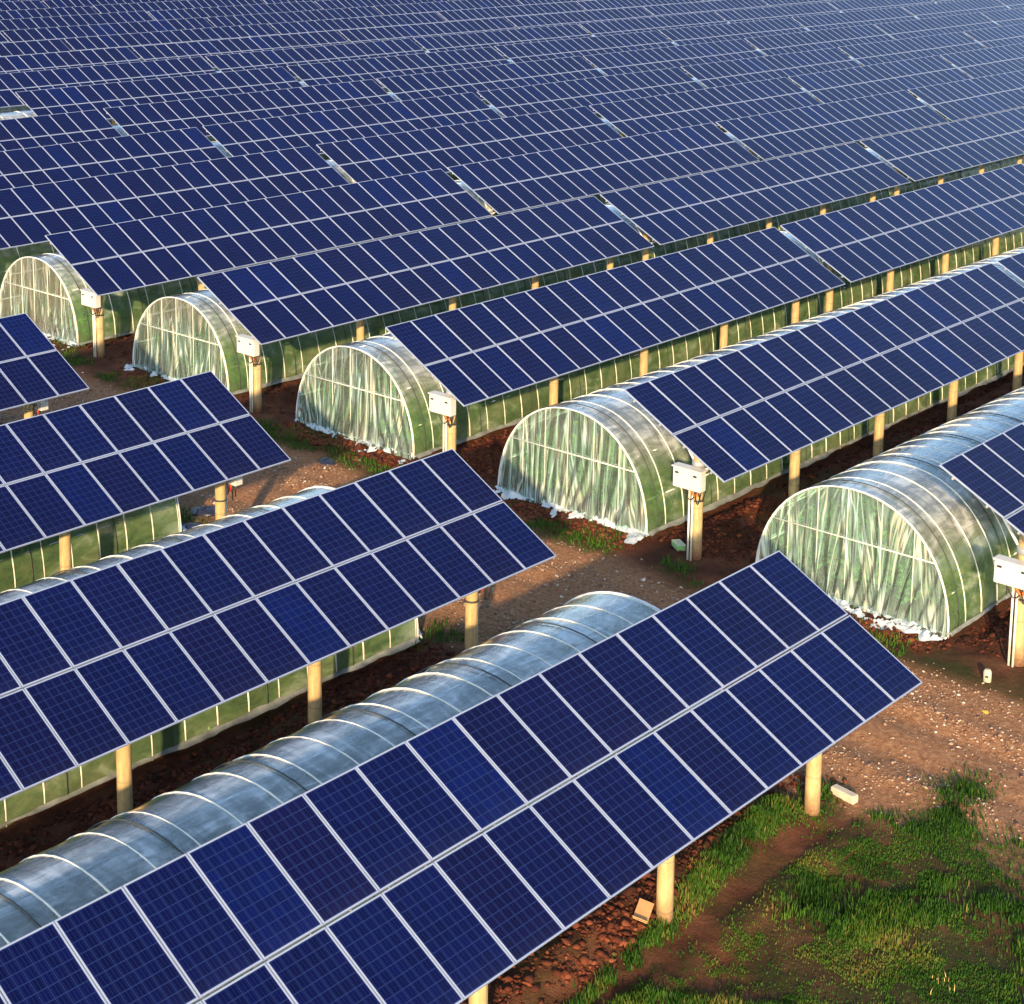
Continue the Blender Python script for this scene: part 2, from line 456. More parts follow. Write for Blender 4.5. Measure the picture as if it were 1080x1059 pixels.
MAT['crop'] = tinted('crop_leaves', [(0, (.06, .17, .05)), (.5, (.17, .38, .09)), (1, (.42, .56, .14))], .6, .35)

# ------------------------------------------------------------------ ground
def corridor(x, y):
    """row-relative coordinate of the strip between two tunnels"""
    i = np.round((y + 1.4) / ROWP)
    return y - i * ROWP
def on_track(x, y):
    left = -0.6 + .5 * (fbm(x * 0 + 3.3, y, 3, .35) - .5)
    right = 6.2 + .8 * (fbm(x * 0 + 8.3, y, 3, .35) - .5)
    return sstep(left - .3, left + .8, x) * (1 - sstep(right - .9, right + .3, x))
def ridge(x, y):
    """heaped soil along the posts, only between the tunnels"""
    r = corridor(x, y)
    inblk = np.clip(1 - on_track(x, y) * 1.3, 0, 1)
    side = np.where(x > 3, sstep(7.6, 8.8, x), 1 - sstep(-1.8, -.6, x))
    h = .26 * np.exp(-((r + .95) / .55) ** 2) + .08 * np.exp(-((r + 2.3) / .4) ** 2) - .10 * np.exp(-((r + .15) / .25) ** 2)
    return h * inblk * side * np.where(y < -2.6, 0, 1)
def trench_shade(x, y):  # mask of the trench beside the tunnels, for shade painted into the soil
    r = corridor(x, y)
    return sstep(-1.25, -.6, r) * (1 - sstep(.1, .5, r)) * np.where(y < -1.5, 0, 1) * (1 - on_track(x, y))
def moss_mask(x, y):
    n = fbm(x, y, 4, .55)
    m = sstep(.50, .62, n) * .5 * (1 - on_track(x, y))
    # rough verges beside the tunnel mouths
    m = np.maximum(m, np.exp(-((x - 6.45) / .65) ** 2) * sstep(.40, .60, fbm(x + 4, y, 3, .9)))
    m = np.maximum(m, np.exp(-((x + .25) / .8) ** 2) * sstep(.38, .60, fbm(x + 9, y, 3, .7)) * (y > 3))
    return m
def belt_y(x): return -1.17 + .13 * (np.clip(x, -10, 0) + 3.17) + .12 * (vnoise(x * .9, x * 0 + 4) - .5)
def meadow(x, y):
    """grass density on the near bank"""
    n = fbm(x + 20, y + 5, 4, .5)
    yb = belt_y(x)
    far = 1.5 * np.exp(-((y - yb + .14) / .22) ** 2) * sstep(-10.5, -9.5, x) * (1 - sstep(-1.6, -.7, x))
    far = far + 1.1 * np.exp(-(((x + 1.15) / .5) ** 2 + ((y + 1.5) / .28) ** 2))      # belt at the clods' foot
    path = np.exp(-((y + 1.78 + .06 * (np.clip(x, -8, 0) + 4) * -1) / (.17 + .12 * vnoise(x * .8, x * 0))) ** 2)
    near = sstep(1.95, 2.2, -y) * (1 - sstep(-1.2, .4, x + .45 * (y + 2.2))) * sstep(.27, .40, n)
    patch = np.exp(-(((x - 1.2) / .9) ** 2 + ((y + 3.0) / .35) ** 2)) + .8 * np.exp(-(((x - .3) / .45) ** 2 + ((y + 3.3) / .3) ** 2)) \
        + .9 * np.exp(-(((x + .3) / .35) ** 2 + ((y + 1.3) / .25) ** 2)) + .8 * np.exp(-(((x + 1.6) / .5) ** 2 + ((y + 1.05) / .3) ** 2))
    strip = .7 * np.exp(-((x + .3 * y + 1.4) / .45) ** 2) * (y < -3.2) * sstep(.35, .55, fbm(x, y, 3, 1.1))
    d = np.clip(far, 0, 1) + near + np.clip(patch, 0, 1) + strip
    return np.clip(d, 0, 1) * (1 - .95 * path * (x < -1.2))
def height(x, y):
    h = gz(x, y)
    near = (1 - sstep(40, 60, np.abs(x - 5))) * (1 - sstep(50, 70, np.abs(y - 15)))
    n = (fbm(x, y, 5, .7) - .5) * .16 + (fbm(x, y, 3, 4.0) - .5) * .05
    t = on_track(x, y)
    ruts = -.05 * np.exp(-((x - 2.1) / .28) ** 2) - .05 * np.exp(-((x - 3.5) / .28) ** 2) + .05 * np.exp(-((x - 1.25) / .3) ** 2) + .05 * np.exp(-((x - 4.2) / .3) ** 2)
    h = h + near * (n * (1 - .55 * t) + ridge(x, y) + ruts * t + .04 * meadow(x, y))
    return h

def axis(segs):
    out = []
    for a_, b_, st in segs: out.append(np.arange(a_, b_, st))
    return np.concatenate(out + [[segs[-1][1]]])
gx = axis([(-2500, -400, 300), (-400, -60, 34), (-60, -18, 3), (-18, 12, .09), (12, 34, .16), (34, 70, .6), (70, 400, 20), (400, 2800, 300)])
gy = axis([(-2500, -400, 300), (-400, -40, 30), (-40, -9, 2), (-9, 12, .09), (12, 34, .16), (34, 60, .6), (60, 400, 20), (400, 2800, 300)])
X, Y = np.meshgrid(gx, gy, indexing='ij')
Z = height(X, Y)
nx, ny = X.shape
idx = np.arange(nx * ny).reshape(nx, ny)
F = np.stack([idx[:-1, :-1], idx[1:, :-1], idx[1:, 1:], idx[:-1, 1:]], -1).reshape(-1, 4)
V = np.stack([X, Y, Z], -1).reshape(-1, 3)
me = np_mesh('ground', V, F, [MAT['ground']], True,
             {'track': on_track(X, Y).ravel(), 'trench_shade': trench_shade(X, Y).ravel(), 'moss': np.clip(moss_mask(X, Y) + .55 * meadow(X, Y), 0, 1).ravel()})
tag(link('ground', me), kind='structure')

# ---- rough lumps: shared code for clods and stones
def lumps(name, pos, size, mat, tint, flat=.7, sink=.25):
    """8-vertex-ish irregular octahedral lumps joined into one mesh"""
    n = len(pos)
    base = np.array([(1, 0, 0), (0, 1, 0), (-1, 0, 0), (0, -1, 0), (.1, .1, 1), (0, 0, -1), (.62, .6, .55), (-.6, .6, .5), (-.6, -.62, .55), (.6, -.58, .5)])
    fc = np.array([(0, 6, 4), (6, 1, 4), (0, 1, 6), (1, 7, 4), (7, 2, 4), (1, 2, 7), (2, 8, 4), (8, 3, 4), (2, 3, 8), (3, 9, 4), (9, 0, 4), (3, 0, 9),
                   (1, 0, 5), (2, 1, 5), (3, 2, 5), (0, 3, 5)])
    nb = len(base)
    jit = base[None] * (1 + rng.uniform(-.42, .38, (n, nb, 1)))
    jit = jit * (size[:, None, None] * rng.uniform(.7, 1.25, (n, 1, 3)))
    jit[..., 2] *= flat
    an = rng.uniform(0, 6.283, n); c_, s_ = np.cos(an)[:, None], np.sin(an)[:, None]
    x = jit[..., 0] * c_ - jit[..., 1] * s_; y = jit[..., 0] * s_ + jit[..., 1] * c_
    tl = rng.uniform(-.5, .5, n)[:, None]
    z = jit[..., 2] * np.cos(tl) + x * np.sin(tl)
    v = np.stack([x + pos[:, 0:1], y + pos[:, 1:2], z + pos[:, 2:3] + size[:, None] * flat * (1 - 2 * sink) * .5], -1).reshape(-1, 3)
    f = (fc[None] + (np.arange(n) * nb)[:, None, None]).reshape(-1, 3)
    return np_mesh(name, v, f, [mat], False, {'tint': np.repeat(tint, nb)})

def scatter(n, x0, x1, y0, y1, dens):
    x = rng.uniform(x0, x1, n); y = rng.uniform(y0, y1, n)
    k = rng.random(n) < dens(x, y)
    x, y = x[k], y[k]
    return x, y

def clod_d(x, y):
    r = corridor(x, y)
    side = np.where(x > 3, sstep(7.3, 8.6, x), 1 - sstep(-1.6, -.4, x))
    d = sstep(-2.7, -2.3, r) * (1 - sstep(-.2, .15, r)) * side * np.where(y < -1.9, 0, 1)
    d = d * np.where((y < 1) & (x < -.2), sstep(.10, .3, y - belt_y(x)), 1)
    mouth = np.exp(-((x - 7.1) / .4) ** 2) * sstep(-.1, .3, r % ROWP) * (1 - sstep(4.9, 5.4, r % ROWP)) * .9
    near = np.exp(-(((x + .2) / .7) ** 2 + ((y + .6) / .6) ** 2)) * .5
    return np.clip(d * (.35 + .9 * sstep(.35, .6, fbm(x, y, 3, 1.2))) + mouth + near, 0, 1) * (1 - .9 * np.clip(meadow(x, y), 0, 1))
x, y = scatter(230000, -17, 12, -2.6, 20, clod_d)
sz = np.exp(rng.normal(-3.5, .55, len(x))).clip(.014, .15)
keep = rng.random(len(x)) < .85
x, y, sz = x[keep], y[keep], sz[keep]
tint = np.clip(.25 + .6 * rng.random(len(x)) ** 1.4 + .25 * (fbm(x, y, 2, .8) - .5) - .2 * trench_shade(x, y), 0, 1)  # clods in the trench darkened too, as painted shade
me = lumps('soil_clods', np.stack([x, y, height(x, y)], -1), sz, MAT['clod'], tint)
tag(link('soil_clods', me), 'loose red soil clods heaped along the post rows nearest the camera', 'soil', kind='stuff')
x, y = scatter(110000, -2, 60, 5, 42, lambda x, y: clod_d(x, y) * ((x > 12) | (y > 20)))
sz = np.exp(rng.normal(-3.15, .5, len(x))).clip(.025, .16)
me = lumps('soil_clods', np.stack([x, y, height(x, y)], -1), sz, MAT['clod'], np.clip(.2 + .6 * rng.random(len(x)) - .2 * trench_shade(x, y), 0, 1))
tag(link('soil_clods', me), 'red soil clods lying between the farther tunnels and posts', 'soil', kind='stuff')

def stone_d(x, y):
    w = .35 * (fbm(x * 0 + 1, y, 3, .5) - .5)
    b1 = np.exp(-((x - 1.25 - w + .12 * np.minimum(y + 2, 0)) / .38) ** 2)
    b2 = np.exp(-((x - 4.1 + w) / .5) ** 2)
    b3 = .35 * np.exp(-((x - 5.3) / .5) ** 2)
    t = on_track(x, y)
    return np.clip((b1 + b2 * .9 + b3) * (.25 + sstep(.4, .6, fbm(x, y, 3, 1.5))) * .8 + .10 * t, 0, 1) * (1 - .9 * meadow(x, y))
x, y = scatter(130000, -1.5, 7, -7, 32, stone_d)
sz = np.exp(rng.normal(-4.15, .5, len(x))).clip(.007, .055)
me = lumps('track_gravel', np.stack([x, y, height(x, y)], -1), sz, MAT['stone'], rng.random(len(x)) ** 1.3)
tag(link('track_gravel', me), 'pale gravel in two bands along the dirt track', 'gravel', kind='stuff')

# ---- grass blades
def blades(name, x, y, h, w, tint, mat, lean=.35):
    n = len(x); z = height(x, y) - .01
    an = rng.uniform(0, 6.283, n); dx, dy = np.cos(an) * w, np.sin(an) * w
    la = rng.uniform(0, 6.283, n); ll = h * rng.uniform(.1, 1, n) * lean
    lx, ly = np.cos(la) * ll, np.sin(la) * ll
    v = np.stack([
        np.stack([x - dx, y - dy, z], -1), np.stack([x + dx, y + dy, z], -1),
        np.stack([x + dx * .7 + lx * .4, y + dy * .7 + ly * .4, z + h * .6], -1), np.stack([x - dx * .7 + lx * .4, y - dy * .7 + ly * .4, z + h * .6], -1),
        np.stack([x + lx, y + ly, z + h], -1)], 1).reshape(-1, 3)
    b = np.arange(n) * 5
    f = np.concatenate([np.stack([b, b + 1, b + 2], -1), np.stack([b, b + 2, b + 3], -1), np.stack([b + 3, b + 2, b + 4], -1)])
    return np_mesh(name, v, f, [mat], False, {'tint': np.repeat(tint, 5)})
x, y = scatter(480000, -13, 3.5, -9.5, -.4, lambda x, y: meadow(x, y) * (.10 + .90 * sstep(.38, .52, fbm(x, y, 3, 2.2))))
big = fbm(x + 40, y, 3, .6)
h = (.03 + .12 * rng.random(len(x)) ** 1.5) * (.45 + 1.1 * sstep(.4, .65, big) + .9 * np.exp(-((y - belt_y(x) + .05) / .3) ** 2) * (y > -1.9))
tint = np.clip(.15 + .5 * rng.random(len(x)) + 1.5 * (fbm(x, y + 30, 3, .9) - .5) + (rng.random(len(x)) > .965) * .5, 0, 1)
me = blades('meadow_grass', x, y, h, .007 + .009 * rng.random(len(x)), tint, MAT['grass'])
tag(link('meadow_grass', me), 'dark green rough grass covering the near right bank', 'grass', kind='stuff')
def verge_d(x, y): return np.clip(moss_mask(x, y) - .25, 0, 1) * 1.1
x, y = scatter(150000, -2.5, 8, .5, 34, verge_d)
tint = np.clip(.2 + .5 * rng.random(len(x)) + .8 * (fbm(x, y, 3, .8) - .4), 0, 1)
me = blades('verge_grass', x, y, .04 + .14 * rng.random(len(x)) ** 1.6, .010 + .01 * rng.random(len(x)), tint, MAT['grass'])
tag(link('verge_grass', me), 'short patchy weeds beside the tunnel mouths along the track', 'grass', kind='stuff')

# ------------------------------------------------------------------ solar tables
FW, PW, PH, PT = .022, .99, 1.652, .036
def panel_parts():
    g = MB()       # glass laminate with backsheet, set inside the frame
    a_ = FW; w, h_ = PW - FW, PH - FW
    i0 = [g.vert(a_, a_, -.004), g.vert(w, a_, -.004), g.vert(w, h_, -.004), g.vert(a_, h_, -.004)]
    g.face(i0, 0, [(0, 0), (1, 0), (1, 1), (0, 1)])
    i1 = [g.vert(a_, a_, -.012), g.vert(w, a_, -.012), g.vert(w, h_, -.012), g.vert(a_, h_, -.012)]
    g.face(i1[::-1], 1, [(0, 0)] * 4)
    f = MB()
    o = [(0, 0), (PW, 0), (PW, PH), (0, PH)]; n_ = [(a_, a_), (w, a_), (w, h_), (a_, h_)]
    ot = [f.vert(*p, 0) for p in o]; it = [f.vert(*p, 0) for p in n_]
    ob = [f.vert(*p, -PT) for p in o]; ib = [f.vert(*p, -PT) for p in n_]
    for k in range(4):
        j = (k + 1) % 4
        f.face((ot[k], ot[j], it[j], it[k])); f.face((ob[k], ob[j], ot[j], ot[k]))
        f.face((it[k], it[j], ib[j], ib[k])); f.face((ib[k], ib[j], ob[j], ob[k]))
    return g, f
g, f = panel_parts()
ME_GLASS = g.mesh('panel_glass', [MAT['cells'], MAT['back']])
ME_FRAME = f.mesh('panel_frame', [MAT['frame']])
def merged_panel():
    m_ = MB(); g, f = panel_parts()
    m_.v = list(g.v); m_.f = list(g.f); m_.m = list(g.m); m_.uv = dict(g.uv)
    b = len(m_.v); m_.v += f.v
    for q in f.f: m_.face([k + b for k in q], 2)
    return m_
ME_PANEL = merged_panel().mesh('solar_panel', [MAT['cells'], MAT['back'], MAT['frame']])
# a whole bank of 20 x 2 joined, for tables whose panels are only a few pixels wide
def bank_mesh():
    m_ = MB(); one = merged_panel()
    for k in range(20):
        for r in range(2):
            b = len(m_.v)
            ox = k * MP + .01; oy = -PH if r == 0 else -SL
            j1, j2, j3 = rng.uniform(-.006, .006), rng.uniform(-.005, .005), rng.uniform(-.005, .005)
            m_.v += [(p[0] + ox, p[1] + oy, p[2] + j1 + (p[0] - .5) * j2 + (p[1] - .8) * j3) for p in one.v]
            for fi, q in enumerate(one.f):
                m_.face([t + b for t in q], one.m[fi], one.uv.get(fi, [(0, 0)] * 4))
    return m_.mesh('solar_panel_bank', [MAT['cells'], MAT['back'], MAT['frame']])
ME_BANK = bank_mesh()

POSTX = [1.15, 5.71, 10.27, 14.83, 19.40]
POSTY = -1.45
mesh_cache = {}
def post_mesh(h):
    k = ('post', round(h, 2))
    if k not in mesh_cache:
        m_ = MB(); m_.tube([(0, 0, -.5), (0, 0, .5), (0, 0, h * .6), (0, 0, h)], [.142, .137, .132, .127], 20)
        mesh_cache[k] = m_.mesh('support_post', [MAT['post']], True)
    return mesh_cache[k]
def slope_pt(tilt, s, below):
    """point s metres down the slope from the top edge, 'below' metres under the panel plane"""
    return (-s * math.cos(tilt) + below * math.sin(tilt), -s * math.sin(tilt) - below * math.cos(tilt))
def frame_meshes(tilt):
    k = ('fr', round(tilt, 4))
    if k in mesh_cache: return mesh_cache[k]
    R = Matrix.Rotation(tilt, 3, 'X')
    pur = MB(); y_, z_ = slope_pt(tilt, 0, .065)
    pur.box((10.1 + .005, 0, 0), (20.20, .05, .055), R)
    raf = MB(); raf.box((0, 0, 0), (.07, 2.9, .10), R)
    # struts from the post collar to the rafter
    st = MB()
    ya, za = slope_pt(tilt, .35, .19); yb, zb = slope_pt(tilt, 2.9, .19)
    st_u = MB(); st_u.tube([(0, POSTY + .15, -1.75), (0, ya - .1, za)], .032, 6)
    st_l = MB(); st_l.tube([(0, POSTY - .15, -1.95), (0, yb + .1, zb)], .032, 6)
    col_ = MB(); col_.tube([(0, POSTY, -1.90), (0, POSTY, -1.74)], .165, 14)
    res = (pur.mesh('purlin', [MAT['steel']]), raf.mesh('rafter', [MAT['steel']]), st_u.mesh('strut', [MAT['tube']]), st_l.mesh('strut', [MAT['tube']]), col_.mesh('collar', [MAT['steel']], True))
    mesh_cache[k] = res
    return res

def solar_table(x0, i, dz, dt, level, label, group, ncols=range(20)):
    """level 0: panels with separate frames, 1: panels single, 2: joined bank"""
    yt = row_y(i)
    base_z = float(gz(0, yt - 1.45))
    zt = ZT + .1327 * i + .0002 * i * i + dz
    root = empty('solar_table', (x0, yt + POSTY, base_z))
    tag(root, label, 'solar table', group)
    if i >= 5: root.rotation_euler = (0, math.radians(random.uniform(-.12, .12)), math.radians(random.uniform(-.06, .06)))
    tilt = math.radians(TILT + dt)
    def loc(x, y, z): return (x, y - POSTY, z + zt - base_z)     # from table frame (top edge origin) to root
    if level < 2:
        for k in range(20):
            for r in range(2):
                s = PH if r == 0 else SL
                l_ = loc(k * MP + .01 + random.uniform(-.002, .002), -s * math.cos(tilt), -s * math.sin(tilt))
                rt = (tilt + random.uniform(-.0022, .0022), random.uniform(-.0018, .0018), 0)
                if level == 0:
                    p = link('solar_panel', ME_GLASS, root, l_, rt)
                    link('panel_frame', ME_FRAME, p)
                else:
                    link('solar_panel', ME_PANEL, root, l_, rt)
    else:
        p = link('solar_panel_bank', ME_BANK, root, loc(0, 0, 0), (tilt, 0, 0)); p['kind'] = 'stuff'
    pm, rm, su, sl, cm = frame_meshes(tilt)
    for s in (.38, 1.25, 2.05, 2.95):
        y_, z_ = slope_pt(tilt, s, .066)
        link('purlin', pm, root, loc(0, y_, z_))
    for px in ([p - .20 for p in POSTX] if x0 < 0 else POSTX):
        if level == 2 and i > 13 and px in POSTX[1:4]: continue
        y_, z_ = slope_pt(tilt, 1.66, .145)
        link('rafter', rm, root, loc(px, y_, z_))
        hp = zt - base_z + z_ - .10 + (POSTY - y_) * math.tan(tilt)
        link('support_post', post_mesh(hp), root, (px, 0, 0))
        if level < 2:
            link('strut', su, root, loc(px, 0, 0)); link('strut', sl, root, loc(px, 0, 0)); link('post_collar', cm, root, loc(px, 0, 0))
    return root

# camera test, to leave out tables the photograph shows nothing of
cm = cam.rotation_euler.to_matrix()
RT, UP, FWv = cm @ Vector((1, 0, 0)), cm @ Vector((0, 1, 0)), cm @ Vector((0, 0, -1))
def pix(p):
    d = Vector(p) - cam.location; z = d.dot(FWv)
    if z < 1: return None
    return 388.5 + 1800.6 * d.dot(RT) / z, 188.7 - 1800.6 * d.dot(UP) / z
def in_view(x0, i, mx=25, my=12):
    us = []
    for x in np.linspace(x0, x0 + 20.2, 12):
        for s in (0, SL):
            p = pix((x, row_y(i) - s * .87, ZT + .1327 * i - s * .486))
            if p and -mx < p[0] < 1080 + mx and -my < p[1] < 1059 + my: return True
    return False

ORD = ['first', 'second', 'third', 'fourth', 'fifth', 'sixth', 'seventh', 'eighth', 'ninth', 'tenth', 'eleventh', 'twelfth', 'thirteenth', 'fourteenth',
       'fifteenth', 'sixteenth', 'seventeenth', 'eighteenth', 'nineteenth', 'twentieth', 'twenty-first', 'twenty-second', 'twenty-third', 'twenty-fourth', 'twenty-fifth', 'twenty-sixth']
left_labels = ['nearest tilted solar table crossing the lower picture with its cell grid plainest',
               'second nearest solar table of the left block, lower edge over a green tunnel wall',
               'left block solar table third from the camera with several brighter blue panels',
               'small visible corner of a blue solar table at the left picture edge']
for i in range(4):
    solar_table(-20.2 + .0 + .0286 * i, i, LDZ[i], LDT[i], 0 if i < 3 else 1, left_labels[i], 'solar tables left of the dirt track')
visible_x = {}
for i in range(0, 25):
    nth = 0
    for b in range(0, 14):
        x0 = GAP + b * TL + .0286 * i + (.10 if i == 0 else 0)
        if i == 8 and b == 0: continue        # the table missing from this row
        if not in_view(x0, i): continue
        nth += 1
        visible_x.setdefault(i, []).append(b)
        dz = RDZ[i] if i < len(RDZ) else random.uniform(-.03, .03)
        dt = RDT[i] if i < len(RDT) else random.uniform(-.25, .25)
        level = 0 if (i <= 2 and b == 0) else (1 if i <= 8 else 2)
        if i < 5 and b == 0:
            lab = ['blue solar table cut off by the right picture edge above the nearest tunnel mouth',
                   'solar table whose near end post carries the white box beside the small green carton',
                   'solar table starting above the middle tunnel mouth, second row past the front one',
                   'solar table starting over the second tunnel mouth from the left',
                   'solar table starting over the leftmost tunnel mouth'][i]
        else:
            lab = 'blue solar table, %s from the left in the %s row back from the right edge' % (ORD[nth - 1], ORD[i])
        solar_table(x0, i, dz, dt, level, lab, 'solar tables right of the dirt track')

# ------------------------------------------------------------------ tunnels
YC, HW, HT, PN = 2.62, 2.44, 2.80, 2.12
def arch(n=28, grow=0.0, t0=0.0, t1=math.pi):
    pts = []
    for k in range(n + 1):
        t = t0 + (t1 - t0) * k / n
        c, s = math.cos(t), math.sin(t)
        y = math.copysign(abs(c) ** (2 / PN), c) * (HW + grow); z = abs(s) ** (2 / PN) * (HT + grow)
        pts.append((YC - y, z))
    return pts                   # from the near (-y) foot over the crest to the far foot
SIDE_T = 0.60                    # where the side sheet gives way to the roof sheet
HOOP = MB(); HOOP.tube([(0, y, z) for y, z in arch(26)], .018, 6)
ME_HOOP = HOOP.mesh('hoop', [MAT['hoop']], True)
ROPE = MB(); ROPE.tube([(0, y, z) for y, z in arch(26, .02)], .014, 5)
ME_ROPE = ROPE.mesh('strap', [MAT['rope']], True)

def sheet(x0, x1, t0, t1, nx_, nt_, mat, seed, off=0.0, amp=.02, hoop=.81):
    xs = np.linspace(x0, x1, nx_); pr = np.array(arch(nt_, .006, t0, t1))
    Xs, T = np.meshgrid(xs, np.arange(len(pr)), indexing='ij')
    ys = pr[:, 0][T]; zs = pr[:, 1][T]
    # the sheet sags a little between hoops and wrinkles
    ph = ((Xs - off) / hoop) % 1.0
    sag = (-.022 + amp * (fbm(Xs + seed, zs * 2 + ys, 3, 1.3) - .5)) * np.sin(np.pi * ph) ** 2
    dy, dz_ = ys - YC, zs * .8
    ln = np.sqrt(dy ** 2 + dz_ ** 2) + 1e-6
    ys = ys + dy / ln * sag; zs = np.maximum(zs + dz_ / ln * sag, -.08)
    v = np.stack([Xs, ys, zs], -1).reshape(-1, 3)
    idx = np.arange(len(xs) * len(pr)).reshape(len(xs), len(pr))
    f = np.stack([idx[:-1, :-1], idx[1:, :-1], idx[1:, 1:], idx[:-1, 1:]], -1).reshape(-1, 4)
    return np_mesh('sheet', v, f, [mat], True)

def curtain_mesh(sgn, seed):
    """gathered end sheet with real folds, filling the arch"""
    ny_, nz_ = 150, 26
    pr = np.array(arch(200, .01)); order = np.argsort(pr[:, 0])
    yy = np.linspace(YC - HW + .01, YC + HW - .01, ny_)
    top = np.interp(yy, pr[order, 0], pr[order, 1])
    Yg, T = np.meshgrid(yy, np.linspace(0, 1, nz_), indexing='ij')
    Zg = top[:, None] * T
    slant = (fbm(Yg + seed, Zg * .4, 2, .7) - .5) * 1.6 * (1 - Zg / HT)
    a1 = np.sin((Yg + slant) * 21 + 3 * fbm(Yg + seed, Zg * .2, 2, 1.2)) * .5 + np.sin((Yg + slant * .7) * 47 + seed) * .08
    amp = .055 * (1 - Zg / HT) ** .6 * (.4 + .9 * fbm(Yg + seed * 2, Zg * .3, 2, .9))
    Xg = a1 * amp + sgn * .10 * (1 - T) ** 3
    v = np.stack([Xg, Yg, Zg - .03], -1).reshape(-1, 3)
    idx = np.arange(ny_ * nz_).reshape(ny_, nz_)
    f = np.stack([idx[:-1, :-1], idx[1:, :-1], idx[1:, 1:], idx[:-1, 1:]], -1).reshape(-1, 4)
    return np_mesh('end_curtain', v, f, [MAT['curtain']], True)

def flap_mesh(sgn, seed):
    """the sheet's foot lying crumpled on the soil in front of the mouth"""
    ny_, nx_ = 150, 14
    yy = np.linspace(.05, 5.15, ny_)
    wid = .16 + .55 * sstep(.42, .72, fbm(yy + seed, yy * 0 + seed, 3, 1.1)) * (.7 + .6 * vnoise(yy * 3, yy * 0 + seed))
    Yg, T = np.meshgrid(yy, np.linspace(0, 1, nx_), indexing='ij')
    Xg = sgn * (T * wid[:, None] + .06)
    Zg = .02 + .20 * np.abs(fbm(Yg * 2.6 + seed, Xg * 5.5, 4, 2.6) - .42) * 2 * np.sin(np.pi * np.clip(T + .15, 0, 1)) + .05 * (1 - T)
    Yj = Yg + .07 * (fbm(Xg * 3, Yg * 3, 3, 2) - .5)
    v = np.stack([Xg, Yj, Zg], -1).reshape(-1, 3)
    idx = np.arange(ny_ * nx_).reshape(ny_, nx_)
    f = np.stack([idx[:-1, :-1], idx[1:, :-1], idx[1:, 1:], idx[:-1, 1:]], -1).reshape(-1, 4)
    cy = yy[:-1]; cov = fbm(cy + seed * 3, cy * 0, 3, 2.3)
    keep = np.ones((ny_ - 1, nx_ - 1), bool)
    hole = fbm(Yg[:-1, :-1] * 1.6 + seed, Xg[:-1, :-1] * 2.5 + 7, 3, 2.0)
    keep &= ~((hole > .54) & (T[:-1, :-1] > .12))
    return np_mesh('ground_flap', v, f[keep.ravel()], [MAT['flap']], True)

def skirt_mesh(x0, x1, seed, y_side, base):
    n = int((x1 - x0) / .18) + 2
    xs = np.linspace(x0, x1, n)
    w = .03 + .13 * sstep(.35, .75, fbm(xs + seed, xs * 0 + seed, 3, .8))
    sg = -1 if y_side < YC else 1
    rows = []
    for k, t in enumerate((0, .35, .7, 1.0)):
        zz_ = base + .07 * (1 - t) ** 2 + .05 * vnoise(xs * 5 + k * 3, xs * 0 + k + seed) + .015
        rows.append(np.stack([xs, y_side + sg * (w * t) + .03 * (vnoise(xs * 4, xs * 0 + k) - .5), zz_], -1))
    v = np.stack(rows, 1).reshape(-1, 3); idx = np.arange(n * 4).reshape(n, 4)
    f = np.stack([idx[:-1, :-1], idx[1:, :-1], idx[1:, 1:], idx[:-1, 1:]], -1).reshape(-1, 4)
    return np_mesh('side_skirt', v, f, [MAT['skirt']], True)

def crop_mesh(x0, x1, per_m, big, seed, mouth=-1):
    n = int((x1 - x0) * per_m)
    x = rng.uniform(x0, x1, n)
    rowi = rng.integers(0, 4, n)
    yc = np.array([.75, 1.9, 3.3, 4.5])[rowi] + rng.normal(0, .17, n)
    nm = n // 5                                # the growth is rankest just inside the mouth
    mx_ = x0 + np.abs(rng.normal(0, 1.0, nm)) if mouth < 0 else x1 - np.abs(rng.normal(0, 1.0, nm))
    x[:nm] = np.clip(mx_, x0, x1); yc[:nm] = rng.uniform(.35, 4.9, nm)
    tall = (1.35 + .5 * fbm(x + seed, yc, 3, .8)) * np.array([.85, 1.1, 1.1, .85])[rowi]
    z = .08 + tall * rng.random(n) ** .8
    lim = HT * np.clip(1 - (np.abs(yc - YC) / HW) ** PN, 0, 1) ** (1 / PN) - .22
    z = np.minimum(z, np.maximum(lim * rng.uniform(.7, 1, n), .1))
    s = big * rng.uniform(.6, 1.3, n)
    n1 = rng.normal(size=(n, 3)); n1 /= np.linalg.norm(n1, axis=1)[:, None]
    n2 = np.cross(n1, rng.normal(size=(n, 3))); n2 /= np.linalg.norm(n2, axis=1)[:, None]
    c = np.stack([x, yc, z], -1)
    v = np.stack([c - n1 * s[:, None], c + n2 * s[:, None] * .55, c + n1 * s[:, None], c - n2 * s[:, None] * .55], 1).reshape(-1, 3)
    f = np.arange(4 * n).reshape(n, 4)
    tint = np.clip(.25 + .5 * rng.random(n) + .8 * (fbm(x, z * 2, 3, .9) - .5), 0, 1)
    return np_mesh('crop', v, f, [MAT['crop']], False, {'tint': np.repeat(tint, 4)})

